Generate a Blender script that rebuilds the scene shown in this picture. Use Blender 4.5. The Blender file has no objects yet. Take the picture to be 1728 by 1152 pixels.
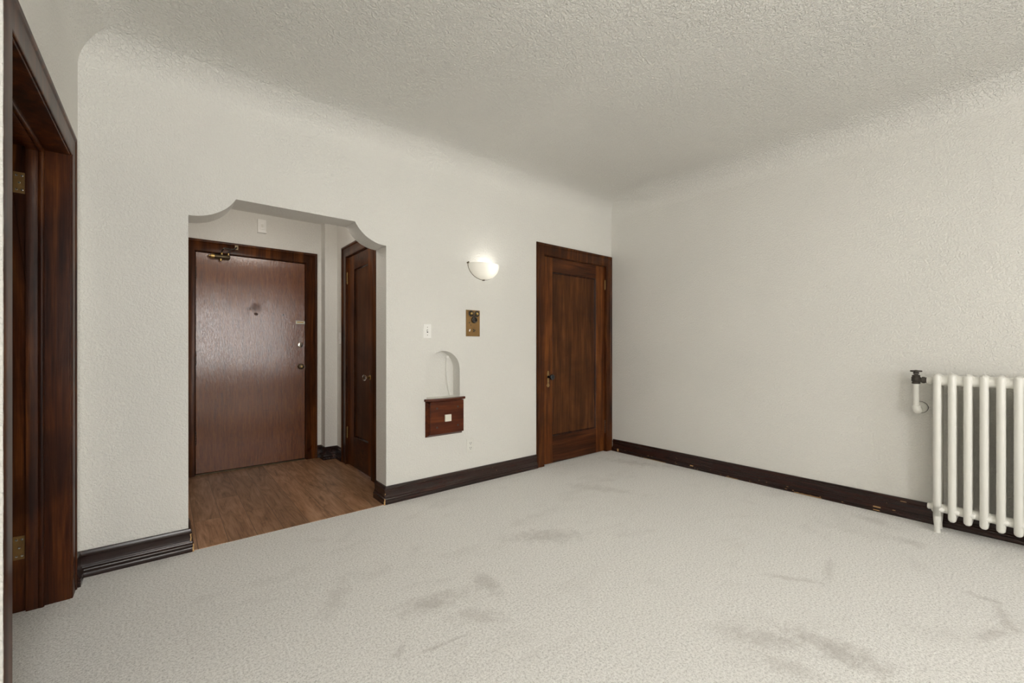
import bpy, bmesh, math, random
from mathutils import Vector, Matrix
random.seed(7)
SC = bpy.context.scene
COL = SC.collection
PI = math.pi

# ------------------------------------------------------------------ camera
cam_d = bpy.data.cameras.new('camera')
cam = bpy.data.objects.new('camera', cam_d)
COL.objects.link(cam)
cam.location = (0.0, 0.0, 1.13)
cam.rotation_euler = (PI / 2, 0, -math.radians(39.09))
cam_d.sensor_fit = 'HORIZONTAL'
cam_d.sensor_width = 36.0
cam_d.lens = 36.0 * 720.95 / 1728.0
cam_d.shift_y = 10.5 / 1728.0
cam_d.clip_start = 0.02
SC.camera = cam

# ------------------------------------------------------------------ world, exposure
SC.view_settings.view_transform = 'Standard'
SC.view_settings.look = 'None'
SC.view_settings.gamma = 1.0
SC.view_settings.use_curve_mapping = False
SC.view_settings.exposure = -0.01
world = bpy.data.worlds.new('sky')
SC.world = world
world.use_nodes = True
world.node_tree.nodes['Background'].inputs[0].default_value = (0.75, 0.85, 1.0, 1)
world.node_tree.nodes['Background'].inputs[1].default_value = 1.2
SC.cycles.use_denoising = True
SC.cycles.max_bounces = 10
SC.cycles.diffuse_bounces = 7
SC.cycles.sample_clamp_indirect = 6.0


def area_light(name, loc, rot, sx, sy, power, color):
    d = bpy.data.lights.new(name, 'AREA')
    d.shape = 'RECTANGLE'
    d.size, d.size_y, d.energy, d.color = sx, sy, power, color
    o = bpy.data.objects.new(name, d)
    o.location, o.rotation_euler = loc, rot
    COL.objects.link(o)
    return o


# daylight through the windows of the wall behind the camera
FRONT_Y = -2.6
WINDOWS = [(1.90, 2.75, 0.65, 2.20, 37.0), (-0.28, 0.42, 0.65, 2.20, 90.0)]
for i, (x0, x1, z0, z1, pw) in enumerate(WINDOWS):
    area_light('daylight', ((x0 + x1) / 2, FRONT_Y - 0.16, (z0 + z1) / 2), (PI / 2, 0, 0), x1 - x0, z1 - z0, pw, (1.0, 0.985, 0.955))

# ------------------------------------------------------------------ main dimensions (metres)
BY = 2.977            # back wall face
ARCH_T = 0.188        # thickness of the back wall at the arch
LX = -0.333           # left wall face
RX = 3.833            # right wall face
COVE_Z, CEIL_Z = 2.52, 2.725
COVE_R = 0.24
FY = 4.68             # foyer end wall
FXL, FXR = 0.02, 1.375
FCEIL = 2.405
A0, A1 = 0.101, 1.244  # arch jambs


# ------------------------------------------------------------------ materials
def newmat(name):
    m = bpy.data.materials.new(name)
    m.use_nodes = True
    nt = m.node_tree
    b = nt.nodes['Principled BSDF']
    return m, nt, b


def N(nt, typ, **kw):
    n = nt.nodes.new(typ)
    for k, v in kw.items():
        if k.startswith('_'):
            setattr(n, k[1:], v)
        else:
            n.inputs[k.replace('0', ' ') if k in () else k].default_value = v
    return n


def coords(nt, scale=(1, 1, 1), rot=(0, 0, 0)):
    g = nt.nodes.new('ShaderNodeNewGeometry')
    mp = nt.nodes.new('ShaderNodeMapping')
    mp.inputs['Scale'].default_value = scale
    mp.inputs['Rotation'].default_value = rot
    nt.links.new(g.outputs['Position'], mp.inputs['Vector'])
    return mp.outputs['Vector']


def noise(nt, vec, scale, detail=3.0, rough=0.5, dist=0.0):
    n = nt.nodes.new('ShaderNodeTexNoise')
    n.inputs['Scale'].default_value = scale
    n.inputs['Detail'].default_value = detail
    n.inputs['Roughness'].default_value = rough
    n.inputs['Distortion'].default_value = dist
    nt.links.new(vec, n.inputs['Vector'])
    return n.outputs['Fac']


def ramp(nt, fac, stops):
    r = nt.nodes.new('ShaderNodeValToRGB')
    e = r.color_ramp.elements
    while len(e) < len(stops):
        e.new(0.5)
    for k, (p, c) in enumerate(stops):
        e[k].position = p
        e[k].color = c if len(c) == 4 else (*c, 1)
    nt.links.new(fac, r.inputs['Fac'])
    return r.outputs['Color']


def mix(nt, fac, a, b, blend='MIX'):
    m = nt.nodes.new('ShaderNodeMix')
    m.data_type = 'RGBA'
    m.blend_type = blend
    for s, v in ((0, fac), (6, a), (7, b)):
        if isinstance(v, (int, float)):
            m.inputs[s].default_value = v
        elif isinstance(v, tuple):
            m.inputs[s].default_value = v if len(v) == 4 else (*v, 1)
        else:
            nt.links.new(v, m.inputs[s])
    return m.outputs[2]


def math_n(nt, op, a, b=None, c=None):
    m = nt.nodes.new('ShaderNodeMath')
    m.operation = op
    for s, v in enumerate((a, b, c)):
        if v is None:
            continue
        if isinstance(v, (int, float)):
            m.inputs[s].default_value = v
        else:
            nt.links.new(v, m.inputs[s])
    return m.outputs[0]


def bump(nt, bsdf, height, strength, dist):
    b = nt.nodes.new('ShaderNodeBump')
    b.inputs['Strength'].default_value = strength
    b.inputs['Distance'].default_value = dist
    nt.links.new(height, b.inputs['Height'])
    nt.links.new(b.outputs['Normal'], bsdf.inputs['Normal'])
    return b


def plaster(name, col, scale, dist, strength=1.0, rough=0.75, fade=None):
    m, nt, b = newmat(name)
    v = coords(nt)
    n1 = noise(nt, v, scale, 3.0, 0.55, 0.6)
    n2 = noise(nt, v, scale * 0.35, 2.0, 0.5, 0.3)
    plate = ramp(nt, n1, [(0.40, (0, 0, 0)), (0.60, (1, 1, 1))])
    h = math_n(nt, 'MULTIPLY_ADD', n2, 0.8, plate)
    if fade:
        # the coarse ceiling coat thins out down the cove
        sp = nt.nodes.new('ShaderNodeSeparateXYZ')
        nt.links.new(v, sp.inputs[0])
        mr = nt.nodes.new('ShaderNodeMapRange')
        mr.interpolation_type = 'SMOOTHSTEP'
        mr.inputs['From Min'].default_value = fade[0]
        mr.inputs['From Max'].default_value = fade[1]
        mr.inputs['To Min'].default_value = 0.42
        nt.links.new(sp.outputs[2], mr.inputs['Value'])
        h = math_n(nt, 'MULTIPLY', h, mr.outputs[0])
    bump(nt, b, h, strength, dist)
    big = noise(nt, v, 1.3, 2.0)
    c2 = tuple(x * 0.965 for x in col)
    nt.links.new(ramp(nt, big, [(0.35, col), (0.65, c2)]), b.inputs['Base Color'])
    b.inputs['Roughness'].default_value = rough
    b.inputs['Specular IOR Level'].default_value = 0.3
    return m


def wood(name, dark, mid, light, axis='Z', rough=0.28, grain=1.0, blotch=0.5, chips=0.0, coat=0.04, bumpd=0.0006, rvar=0.12, spec=0.13):
    m, nt, b = newmat(name)
    sc = {'Z': (14, 14, 0.9), 'X': (0.9, 14, 14), 'Y': (14, 0.9, 14)}[axis]
    v = coords(nt, sc)
    sc2 = {'Z': (90, 90, 2.5), 'X': (2.5, 90, 90), 'Y': (90, 2.5, 90)}[axis]
    v2 = coords(nt, sc2)
    g1 = noise(nt, v, 1.6, 5.0, 0.6, 0.7)
    g2 = noise(nt, v2, 2.0, 2.0, 0.5)
    f = math_n(nt, 'MULTIPLY_ADD', g2, 0.25 * grain, math_n(nt, 'MULTIPLY', g1, 1.0))
    f = math_n(nt, 'SUBTRACT', f, 0.12 * grain)
    c = ramp(nt, f, [(0.32, dark), (0.52, mid), (0.74, light)])
    vb = coords(nt, (1, 1, 1))
    bl = noise(nt, vb, 3.2, 3.0, 0.55, 0.4)
    blf = math_n(nt, 'MULTIPLY', ramp(nt, bl, [(0.42, (0, 0, 0)), (0.68, (1, 1, 1))]), blotch)
    c = mix(nt, blf, c, dark)
    if chips:
        ch = noise(nt, vb, 34.0, 2.0, 0.7, 1.0)
        chf = ramp(nt, ch, [(chips, (0, 0, 0)), (chips + 0.012, (1, 1, 1))])
        c = mix(nt, chf, c, (0.42, 0.27, 0.14))
    nt.links.new(c, b.inputs['Base Color'])
    r = math_n(nt, 'MULTIPLY_ADD', bl, rvar, rough - rvar / 2)
    nt.links.new(r, b.inputs['Roughness'])
    b.inputs['Coat Weight'].default_value = coat
    b.inputs['Specular IOR Level'].default_value = spec
    b.inputs['Coat Roughness'].default_value = 0.16
    bump(nt, b, g2, 0.5, bumpd)
    return m


def plain(name, col, rough=0.5, metal=0.0, spec=0.5, bumpy=None):
    m, nt, b = newmat(name)
    v = coords(nt)
    n = noise(nt, v, 6.0, 2.0)
    c2 = tuple(max(0, x * (0.97 if sum(col) > 1.8 else 0.85)) for x in col)
    nt.links.new(ramp(nt, n, [(0.35, col), (0.7, c2)]), b.inputs['Base Color'])
    b.inputs['Roughness'].default_value = rough
    b.inputs['Metallic'].default_value = metal
    b.inputs['Specular IOR Level'].default_value = spec
    if bumpy:
        bump(nt, b, noise(nt, v, bumpy[0], 2.0), 0.6, bumpy[1])
    return m


WALL_C = (0.80, 0.787, 0.745)
M = {}
M['wall'] = plaster('wall_plaster', WALL_C, 95.0, 0.0024, 0.8)
M['arch'] = M['wall']
M['ceiling'] = plaster('ceiling_plaster', WALL_C, 78.0, 0.0042, 1.0, fade=(COVE_Z, CEIL_Z - 0.01))
M['trim'] = wood('casing_mahogany', (0.020, 0.006, 0.002), (0.066, 0.019, 0.005), (0.135, 0.044, 0.010), 'Z', 0.30, blotch=0.5)
M['trimx'] = wood('casing_mahogany_header', (0.020, 0.007, 0.003), (0.060, 0.018, 0.006), (0.115, 0.038, 0.012), 'X', 0.30)
M['door'] = wood('closet_door_mahogany', (0.034, 0.010, 0.003), (0.110, 0.032, 0.007), (0.190, 0.062, 0.013), 'Z', 0.36, blotch=0.5)
M['panel'] = wood('closet_panel_mahogany', (0.028, 0.009, 0.003), (0.075, 0.025, 0.007), (0.130, 0.047, 0.013), 'Z', 0.36, blotch=0.6)
M['darkwood'] = wood('left_doorway_wood', (0.016, 0.005, 0.003), (0.058, 0.016, 0.005), (0.140, 0.045, 0.010), 'Z', 0.36, blotch=0.7, spec=0.14)
M['base'] = wood('baseboard_wood', (0.012, 0.005, 0.004), (0.022, 0.008, 0.006), (0.042, 0.014, 0.008), 'X', 0.24, chips=0.755, spec=0.45)
M['basey'] = wood('baseboard_wood_side', (0.012, 0.005, 0.004), (0.022, 0.008, 0.006), (0.042, 0.014, 0.008), 'Y', 0.24, chips=0.755, spec=0.35)
M['box'] = wood('niche_box_wood', (0.030, 0.008, 0.005), (0.085, 0.020, 0.008), (0.150, 0.042, 0.012), 'X', 0.30)
M['rawwood'] = plain('worn_bare_wood', (0.50, 0.30, 0.12), 0.7, bumpy=(60, 0.001))


def front_door_mat():
    m, nt, b = newmat('front_door_veneer')
    v = coords(nt, (26, 26, 1.6))
    g1 = noise(nt, v, 3.0, 5.0, 0.65, 0.5)
    v2 = coords(nt, (220, 220, 12))
    g2 = noise(nt, v2, 1.6, 2.0, 0.6)
    vb = coords(nt)
    bl = noise(nt, vb, 2.2, 3.0, 0.5, 0.3)
    f = math_n(nt, 'MULTIPLY_ADD', g2, 0.45, math_n(nt, 'MULTIPLY', g1, 0.62))
    c = ramp(nt, f, [(0.34, (0.052, 0.012, 0.002)), (0.52, (0.125, 0.032, 0.005)), (0.72, (0.200, 0.060, 0.010))])
    # dark round stains high on the door
    sp = nt.nodes.new('ShaderNodeSeparateXYZ')
    nt.links.new(vb, sp.inputs[0])
    wob = math_n(nt, 'MULTIPLY', math_n(nt, 'SUBTRACT', noise(nt, vb, 22.0, 2.0), 0.5), 0.07)
    stain = None
    for (sx, sz, rr, k) in ((0.665, 1.508, 0.060, 0.55), (0.675, 1.455, 0.018, 0.8), (0.605, 1.458, 0.015, 0.7), (0.815, 1.46, 0.010, 0.8), (0.62, 1.50, 0.03, 0.35)):
        dx = math_n(nt, 'SUBTRACT', sp.outputs[0], sx)
        dz = math_n(nt, 'SUBTRACT', sp.outputs[2], sz)
        d = math_n(nt, 'SQRT', math_n(nt, 'ADD', math_n(nt, 'MULTIPLY', dx, dx), math_n(nt, 'MULTIPLY', dz, dz)))
        d = math_n(nt, 'ADD', d, wob)
        mr = nt.nodes.new('ShaderNodeMapRange')
        mr.inputs['From Min'].default_value = rr
        mr.inputs['From Max'].default_value = rr * 0.3
        nt.links.new(d, mr.inputs['Value'])
        sm = math_n(nt, 'MULTIPLY', mr.outputs[0], k)
        stain = sm if stain is None else math_n(nt, 'MAXIMUM', stain, sm)
        c = mix(nt, sm, c, (0.034, 0.014, 0.006))
    # a few scratches
    sc = noise(nt, coords(nt, (6, 6, 130)), 1.0, 1.0, 0.3)
    scf = ramp(nt, sc, [(0.765, (0, 0, 0)), (0.775, (1, 1, 1))])
    c = mix(nt, math_n(nt, 'MULTIPLY', scf, 0.7), c, (0.03, 0.012, 0.006))
    nt.links.new(c, b.inputs['Base Color'])
    r = math_n(nt, 'MULTIPLY_ADD', bl, 0.14, 0.36)
    nt.links.new(r, b.inputs['Roughness'])
    b.inputs['Specular IOR Level'].default_value = 0.1
    nt.links.new(math_n(nt, 'MULTIPLY_ADD', stain, -1.2, 1.0), b.inputs['Coat Weight'])
    b.inputs['Coat IOR'].default_value = 1.72
    b.inputs['Coat Roughness'].default_value = 0.15
    h = math_n(nt, 'MULTIPLY_ADD', g2, 1.0, math_n(nt, 'MULTIPLY', noise(nt, coords(nt, (1, 1, 0.6)), 7.0, 3.0), 1.6))
    bp = bump(nt, b, h, 0.7, 0.0013)
    nt.links.new(bp.outputs['Normal'], b.inputs['Coat Normal'])
    return m


M['frontdoor'] = front_door_mat()


def carpet_mat():
    m, nt, b = newmat('carpet_pile')
    v = coords(nt)
    fine = math_n(nt, 'ADD', math_n(nt, 'MULTIPLY', noise(nt, v, 230.0, 3.0, 0.7), 0.5), math_n(nt, 'MULTIPLY', noise(nt, v, 110.0, 3.0, 0.6), 0.5))
    mid = noise(nt, v, 75.0, 3.0, 0.65)
    c = ramp(nt, fine, [(0.36, (0.50, 0.49, 0.47)), (0.52, (0.86, 0.85, 0.825)), (0.62, (0.95, 0.945, 0.925))])
    # trodden patches where the pile lies the other way
    vr = coords(nt, (1.0, 1.9, 1.0), (0, 0, 0.5))
    p1 = noise(nt, vr, 1.55, 6.0, 0.62, 0.5)
    p2 = noise(nt, vr, 5.0, 5.0, 0.65, 0.8)
    pf = math_n(nt, 'ADD', p1, math_n(nt, 'MULTIPLY', math_n(nt, 'SUBTRACT', p2, 0.5), 0.55))
    pf = ramp(nt, pf, [(0.54, (0, 0, 0)), (0.74, (1, 1, 1))])
    c = mix(nt, math_n(nt, 'MULTIPLY', pf, 0.20), c, (0.42, 0.395, 0.365))
    # individual soiled marks in the open floor
    sp = nt.nodes.new('ShaderNodeSeparateXYZ')
    nt.links.new(v, sp.inputs[0])
    w1 = noise(nt, v, 16.0, 6.0, 0.78)
    for (mx_, my_, rx, ry, ang, k) in MARKS:
        ca, sa = math.cos(ang), math.sin(ang)
        dx = math_n(nt, 'SUBTRACT', sp.outputs[0], mx_)
        dy = math_n(nt, 'SUBTRACT', sp.outputs[1], my_)
        ex = math_n(nt, 'MULTIPLY', math_n(nt, 'MULTIPLY_ADD', dx, ca, math_n(nt, 'MULTIPLY', dy, sa)), 1 / rx)
        ey = math_n(nt, 'MULTIPLY', math_n(nt, 'MULTIPLY_ADD', dx, -sa, math_n(nt, 'MULTIPLY', dy, ca)), 1 / ry)
        d = math_n(nt, 'SQRT', math_n(nt, 'ADD', math_n(nt, 'MULTIPLY', ex, ex), math_n(nt, 'MULTIPLY', ey, ey)))
        d = math_n(nt, 'ADD', d, math_n(nt, 'MULTIPLY', math_n(nt, 'SUBTRACT', w1, 0.5), 4.2))
        mr = nt.nodes.new('ShaderNodeMapRange')
        mr.inputs['From Min'].default_value = 1.25
        mr.inputs['From Max'].default_value = 0.15
        nt.links.new(d, mr.inputs['Value'])
        c = mix(nt, math_n(nt, 'MULTIPLY', mr.outputs[0], k * 0.85), c, (0.40, 0.37, 0.34))
    nt.links.new(c, b.inputs['Base Color'])
    b.inputs['Roughness'].default_value = 0.95
    b.inputs['Specular IOR Level'].default_value = 0.1
    b.inputs['Sheen Weight'].default_value = 0.15
    h = math_n(nt, 'MULTIPLY_ADD', mid, 0.8, fine)
    bump(nt, b, h, 0.8, 0.006)
    return m


# x, y, half length, half width, angle, strength
MARKS = [
    (0.91, 1.70, 0.14, 0.07, -0.2, 0.55), (1.20, 1.66, 0.12, 0.05, 1.5, 0.50), (1.02, 1.49, 0.13, 0.05, -0.7, 0.38),
    (1.78, 1.86, 0.22, 0.09, -0.6, 0.50), (2.72, 2.20, 0.25, 0.07, -1.1, 0.32), (3.58, 2.50, 0.30, 0.10, -1.2, 0.45),
    (1.80, 0.68, 0.13, 0.06, -0.8, 0.50), (1.95, 0.48, 0.17, 0.07, -1.45, 0.65), (1.72, 0.55, 0.10, 0.05, -1.3, 0.40),
    (2.39, 0.75, 0.13, 0.025, -1.0, 0.40), (2.62, 0.67, 0.17, 0.025, 0.2, 0.35), (3.60, 0.68, 0.13, 0.06, 1.4, 0.40),
    (3.36, 0.47, 0.09, 0.06, 1.4, 0.40), (2.87, 0.15, 0.07, 0.025, 1.5, 0.5), (2.745, 0.09, 0.12, 0.025, 0.2, 0.5),
    (2.54, 0.11, 0.11, 0.025, -0.35, 0.5), (0.83, 1.43, 0.15, 0.010, -0.1, 0.5), (0.68, 1.50, 0.06, 0.02, 0.6, 0.4), (0.60, 2.00, 0.17, 0.05, 1.0, 0.28),
]
M['carpet'] = carpet_mat()


def laminate_mat():
    m, nt, b = newmat('laminate_planks')
    v = coords(nt, (1, 1, 1), (0, 0, PI / 2))
    br = nt.nodes.new('ShaderNodeTexBrick')
    nt.links.new(v, br.inputs['Vector'])
    br.inputs['Scale'].default_value = 1.0
    br.inputs['Brick Width'].default_value = 1.15
    br.inputs['Row Height'].default_value = 0.145
    br.inputs['Mortar Size'].default_value = 0.0022
    br.inputs['Mortar Smooth'].default_value = 0.3
    br.inputs['Color1'].default_value = (0, 0, 0, 1)
    br.inputs['Color2'].default_value = (1, 1, 1, 1)
    br.inputs['Mortar'].default_value = (0.5, 0.5, 0.5, 1)
    br.offset = 0.37
    # shift the grain from plank to plank
    off = nt.nodes.new('ShaderNodeVectorMath')
    off.operation = 'MULTIPLY_ADD'
    nt.links.new(br.outputs['Color'], off.inputs[0])
    off.inputs[1].default_value = (3.1, 7.7, 1.3)
    nt.links.new(coords(nt, (10, 1.4, 1)), off.inputs[2])
    g = noise(nt, off.outputs[0], 1.7, 6.0, 0.66, 1.6)
    off2 = nt.nodes.new('ShaderNodeVectorMath')
    off2.operation = 'MULTIPLY_ADD'
    nt.links.new(br.outputs['Color'], off2.inputs[0])
    off2.inputs[1].default_value = (3.1, 7.7, 1.3)
    nt.links.new(coords(nt, (110, 4, 1)), off2.inputs[2])
    g2 = noise(nt, off2.outputs[0], 1.5, 2.0)
    f = math_n(nt, 'MULTIPLY_ADD', g2, 0.28, math_n(nt, 'MULTIPLY', g, 0.85))
    c = ramp(nt, f, [(0.34, (0.060, 0.027, 0.012)), (0.46, (0.165, 0.082, 0.040)), (0.56, (0.245, 0.130, 0.068)), (0.74, (0.36, 0.215, 0.130))])
    sep = nt.nodes.new('ShaderNodeSeparateColor')
    nt.links.new(br.outputs['Color'], sep.inputs[0])
    tone = math_n(nt, 'MULTIPLY_ADD', sep.outputs[0], 0.45, 0.95)
    tc = nt.nodes.new('ShaderNodeCombineXYZ')
    for k in range(3):
        nt.links.new(tone, tc.inputs[k])
    c = mix(nt, 1.0, c, tc.outputs[0], 'MULTIPLY')
    c = mix(nt, math_n(nt, 'MULTIPLY', br.outputs['Fac'], 0.6), c, (0.03, 0.016, 0.010))
    nt.links.new(c, b.inputs['Base Color'])
    b.inputs['Roughness'].default_value = 0.42
    bump(nt, b, math_n(nt, 'MULTIPLY_ADD', br.outputs['Fac'], -2.0, g2), 0.4, 0.0008)
    return m


M['laminate'] = laminate_mat()
M['white_metal'] = plain('radiator_enamel', (0.80, 0.79, 0.74), 0.35)
M['white_plastic'] = plain('white_plastic', (0.90, 0.89, 0.86), 0.35)
M['ivory'] = plain('ivory_plastic', (0.78, 0.75, 0.64), 0.4)
M['slot'] = plain('dark_slot', (0.03, 0.028, 0.025), 0.6)
M['bronze'] = plain('aged_bronze', (0.10, 0.075, 0.045), 0.42, 0.8)
M['iron'] = plain('dark_iron', (0.075, 0.065, 0.055), 0.5, 0.6, bumpy=(120, 0.001))
M['brass'] = plain('brass', (0.50, 0.34, 0.13), 0.33, 0.9)
M['oldbrass'] = plain('tarnished_brass', (0.27, 0.155, 0.052), 0.42, 0.45, bumpy=(90, 0.0006))
M['chrome'] = plain('chrome', (0.80, 0.79, 0.75), 0.18, 1.0)
M['blackglass'] = plain('black_porcelain', (0.008, 0.008, 0.009), 0.10)
M['hinge'] = plain('hinge_metal', (0.30, 0.19, 0.07), 0.4, 0.7)
M['darkhinge'] = plain('painted_hinge', (0.05, 0.025, 0.015), 0.35, 0.4)
M['paint_white'] = plain('painted_plate', (0.775, 0.765, 0.715), 0.5)
M['blackgap'] = plain('dark_gap', (0.01, 0.008, 0.006), 0.8)


def glass_mat(name, rough, col):
    m, nt, b = newmat(name)
    b.inputs['Base Color'].default_value = (*col, 1)
    b.inputs['Roughness'].default_value = rough
    b.inputs['Transmission Weight'].default_value = 1.0
    b.inputs['IOR'].default_value = 1.45
    return m


M['knobglass'] = glass_mat('cut_glass', 0.05, (0.95, 0.93, 0.90))


def pane_mat():
    m = bpy.data.materials.new('window_pane')
    m.use_nodes = True
    nt = m.node_tree
    nt.nodes.clear()
    o = nt.nodes.new('ShaderNodeOutputMaterial')
    mx = nt.nodes.new('ShaderNodeMixShader')
    t = nt.nodes.new('ShaderNodeBsdfTransparent')
    g = nt.nodes.new('ShaderNodeBsdfGlossy')
    g.inputs['Roughness'].default_value = 0.02
    mx.inputs[0].default_value = 0.06
    nt.links.new(t.outputs[0], mx.inputs[1])
    nt.links.new(g.outputs[0], mx.inputs[2])
    nt.links.new(mx.outputs[0], o.inputs[0])
    return m


M['pane'] = pane_mat()


def lampglass():
    m, nt, b = newmat('frosted_lamp_glass')
    b.inputs['Base Color'].default_value = (0.9, 0.89, 0.86, 1)
    b.inputs['Roughness'].default_value = 0.35
    nt.nodes.remove(b)
    out = nt.nodes['Material Output']
    tr = nt.nodes.new('ShaderNodeBsdfTranslucent')
    tr.inputs[0].default_value = (0.93, 0.92, 0.89, 1)
    df = nt.nodes.new('ShaderNodeBsdfDiffuse')
    df.inputs[0].default_value = (0.86, 0.85, 0.81, 1)
    mx = nt.nodes.new('ShaderNodeMixShader')
    mx.inputs[0].default_value = 0.45
    nt.links.new(tr.outputs[0], mx.inputs[1])
    nt.links.new(df.outputs[0], mx.inputs[2])
    nt.links.new(mx.outputs[0], out.inputs[0])
    return m


M['lampglass'] = lampglass()


def emit(name, col, s):
    m, nt, b = newmat(name)
    b.inputs['Base Color'].default_value = (1, 1, 1, 1)
    b.inputs['Emission Color'].default_value = (*col, 1)
    b.inputs['Emission Strength'].default_value = s
    return m


M['bulb'] = emit('lit_bulb', (1.0, 0.95, 0.87), 3.5)
M['foyerglobe'] = emit('lit_globe', (1.0, 0.93, 0.84), 6.0)


# ------------------------------------------------------------------ mesh helpers
def frame(kind):
    """local (s, z, n) -> world, for each wall; n points into the room"""
    if kind == 'back':
        return lambda s, z, n: (s, BY - n, z)
    if kind == 'foyer_end':
        return lambda s, z, n: (s, FY - n, z)
    if kind == 'left':
        return lambda s, z, n: (LX + n, s, z)
    if kind == 'right':
        return lambda s, z, n: (RX - n, s, z)
    if kind == 'foyer_right':
        return lambda s, z, n: (FXR - n, s, z)
    if kind == 'front':
        return lambda s, z, n: (s, FRONT_Y + n, z)
    return lambda x, y, z: (x, y, z)


class MB:
    def __init__(self, fr=None):
        self.v, self.f = [], []
        self.fr = frame(fr)
        self.smooth = False

    def add(self, verts, faces):
        o = len(self.v)
        self.v += [self.fr(*p) for p in verts]
        self.f += [tuple(o + i for i in f) for f in faces]
        return self

    def box(self, a0, a1, b0, b1, c0, c1):
        vs = [(a, b, c) for a in (a0, a1) for b in (b0, b1) for c in (c0, c1)]
        return self.add(vs, [(0, 1, 3, 2), (4, 6, 7, 5), (0, 4, 5, 1), (2, 3, 7, 6), (0, 2, 6, 4), (1, 5, 7, 3)])

    def frustum(self, a0, a1, b0, b1, n0, n1, inset):
        i = inset
        vs = [(a0, b0, n0), (a1, b0, n0), (a1, b1, n0), (a0, b1, n0), (a0 + i, b0 + i, n1), (a1 - i, b0 + i, n1), (a1 - i, b1 - i, n1), (a0 + i, b1 - i, n1)]
        return self.add(vs, [(3, 2, 1, 0), (4, 5, 6, 7), (0, 1, 5, 4), (1, 2, 6, 5), (2, 3, 7, 6), (3, 0, 4, 7)])

    def rings(self, rings, cap0=True, cap1=True, closed=True):
        o, n = [], len(rings[0])
        vs = [p for r in rings for p in r]
        fs = []
        for k in range(len(rings) - 1):
            for i in range(n if closed else n - 1):
                j = (i + 1) % n
                fs.append((k * n + i, k * n + j, (k + 1) * n + j, (k + 1) * n + i))
        if cap0:
            fs.append(tuple(range(n))[::-1])
        if cap1:
            fs.append(tuple((len(rings) - 1) * n + i for i in range(n)))
        return self.add(vs, fs)

    def lathe(self, centre, axis, prof, seg=24):
        """prof: (radius, distance along axis)"""
        ax = Vector(axis).normalized()
        u = ax.orthogonal().normalized()
        w = ax.cross(u)
        c = Vector(centre)
        rs = []
        for r, h in prof:
            rs.append([tuple(c + ax * h + (u * math.cos(2 * PI * i / seg) + w * math.sin(2 * PI * i / seg)) * max(r, 1e-5)) for i in range(seg)])
        return self.rings(rs)

    def tube(self, pts, r, seg=12):
        pts = [Vector(p) for p in pts]
        rs = []
        up = None
        for i, p in enumerate(pts):
            t = (pts[min(i + 1, len(pts) - 1)] - pts[max(i - 1, 0)]).normalized()
            if up is None:
                up = t.orthogonal().normalized()
            up = (up - t * up.dot(t)).normalized()
            w = t.cross(up)
            rr = r[i] if isinstance(r, (list, tuple)) else r
            rs.append([tuple(p + (up * math.cos(2 * PI * k / seg) + w * math.sin(2 * PI * k / seg)) * rr) for k in range(seg)])
        return self.rings(rs)

    def build(self, name, mat, parent=None, bevel=0.0, smooth=False, segs=2):
        me = bpy.data.meshes.new(name)
        me.from_pydata(self.v, [], self.f)
        bm = bmesh.new()
        bm.from_mesh(me)
        bmesh.ops.remove_doubles(bm, verts=bm.verts, dist=1e-6)
        bmesh.ops.recalc_face_normals(bm, faces=bm.faces)
        if smooth:
            for f in bm.faces:
                f.smooth = True
        bm.to_mesh(me)
        bm.free()
        if smooth:
            try:
                me.set_sharp_from_angle(angle=math.radians(42))
            except Exception:
                pass
        me.materials.append(M[mat] if isinstance(mat, str) else mat)
        o = bpy.data.objects.new(name, me)
        COL.objects.link(o)
        if parent is not None:
            o.parent = parent
            o.matrix_parent_inverse = Matrix.Translation(-parent_world(parent))
        if bevel:
            b = o.modifiers.new('bevel', 'BEVEL')
            b.width, b.segments, b.limit_method, b.angle_limit = bevel, segs, 'ANGLE', math.radians(40)
        return o


_LOC = {}


def parent_world(p):
    # only the Empty at a thing's base is moved; its part meshes already stand in world coordinates
    return Vector(p.location)


def empty(name, loc, label=None, cat=None, group=None, kind=None):
    o = bpy.data.objects.new(name, None)
    o.empty_display_size = 0.1
    COL.objects.link(o)
    o.location = loc
    tag(o, label, cat, group, kind)
    return o


def tag(o, label=None, cat=None, group=None, kind=None):
    for k, v in (('label', label), ('category', cat), ('group', group), ('kind', kind)):
        if v:
            o[k] = v
    return o


def struct(o, label=None):
    o['kind'] = 'structure'
    if label:
        o['label'] = label
    return o


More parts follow.
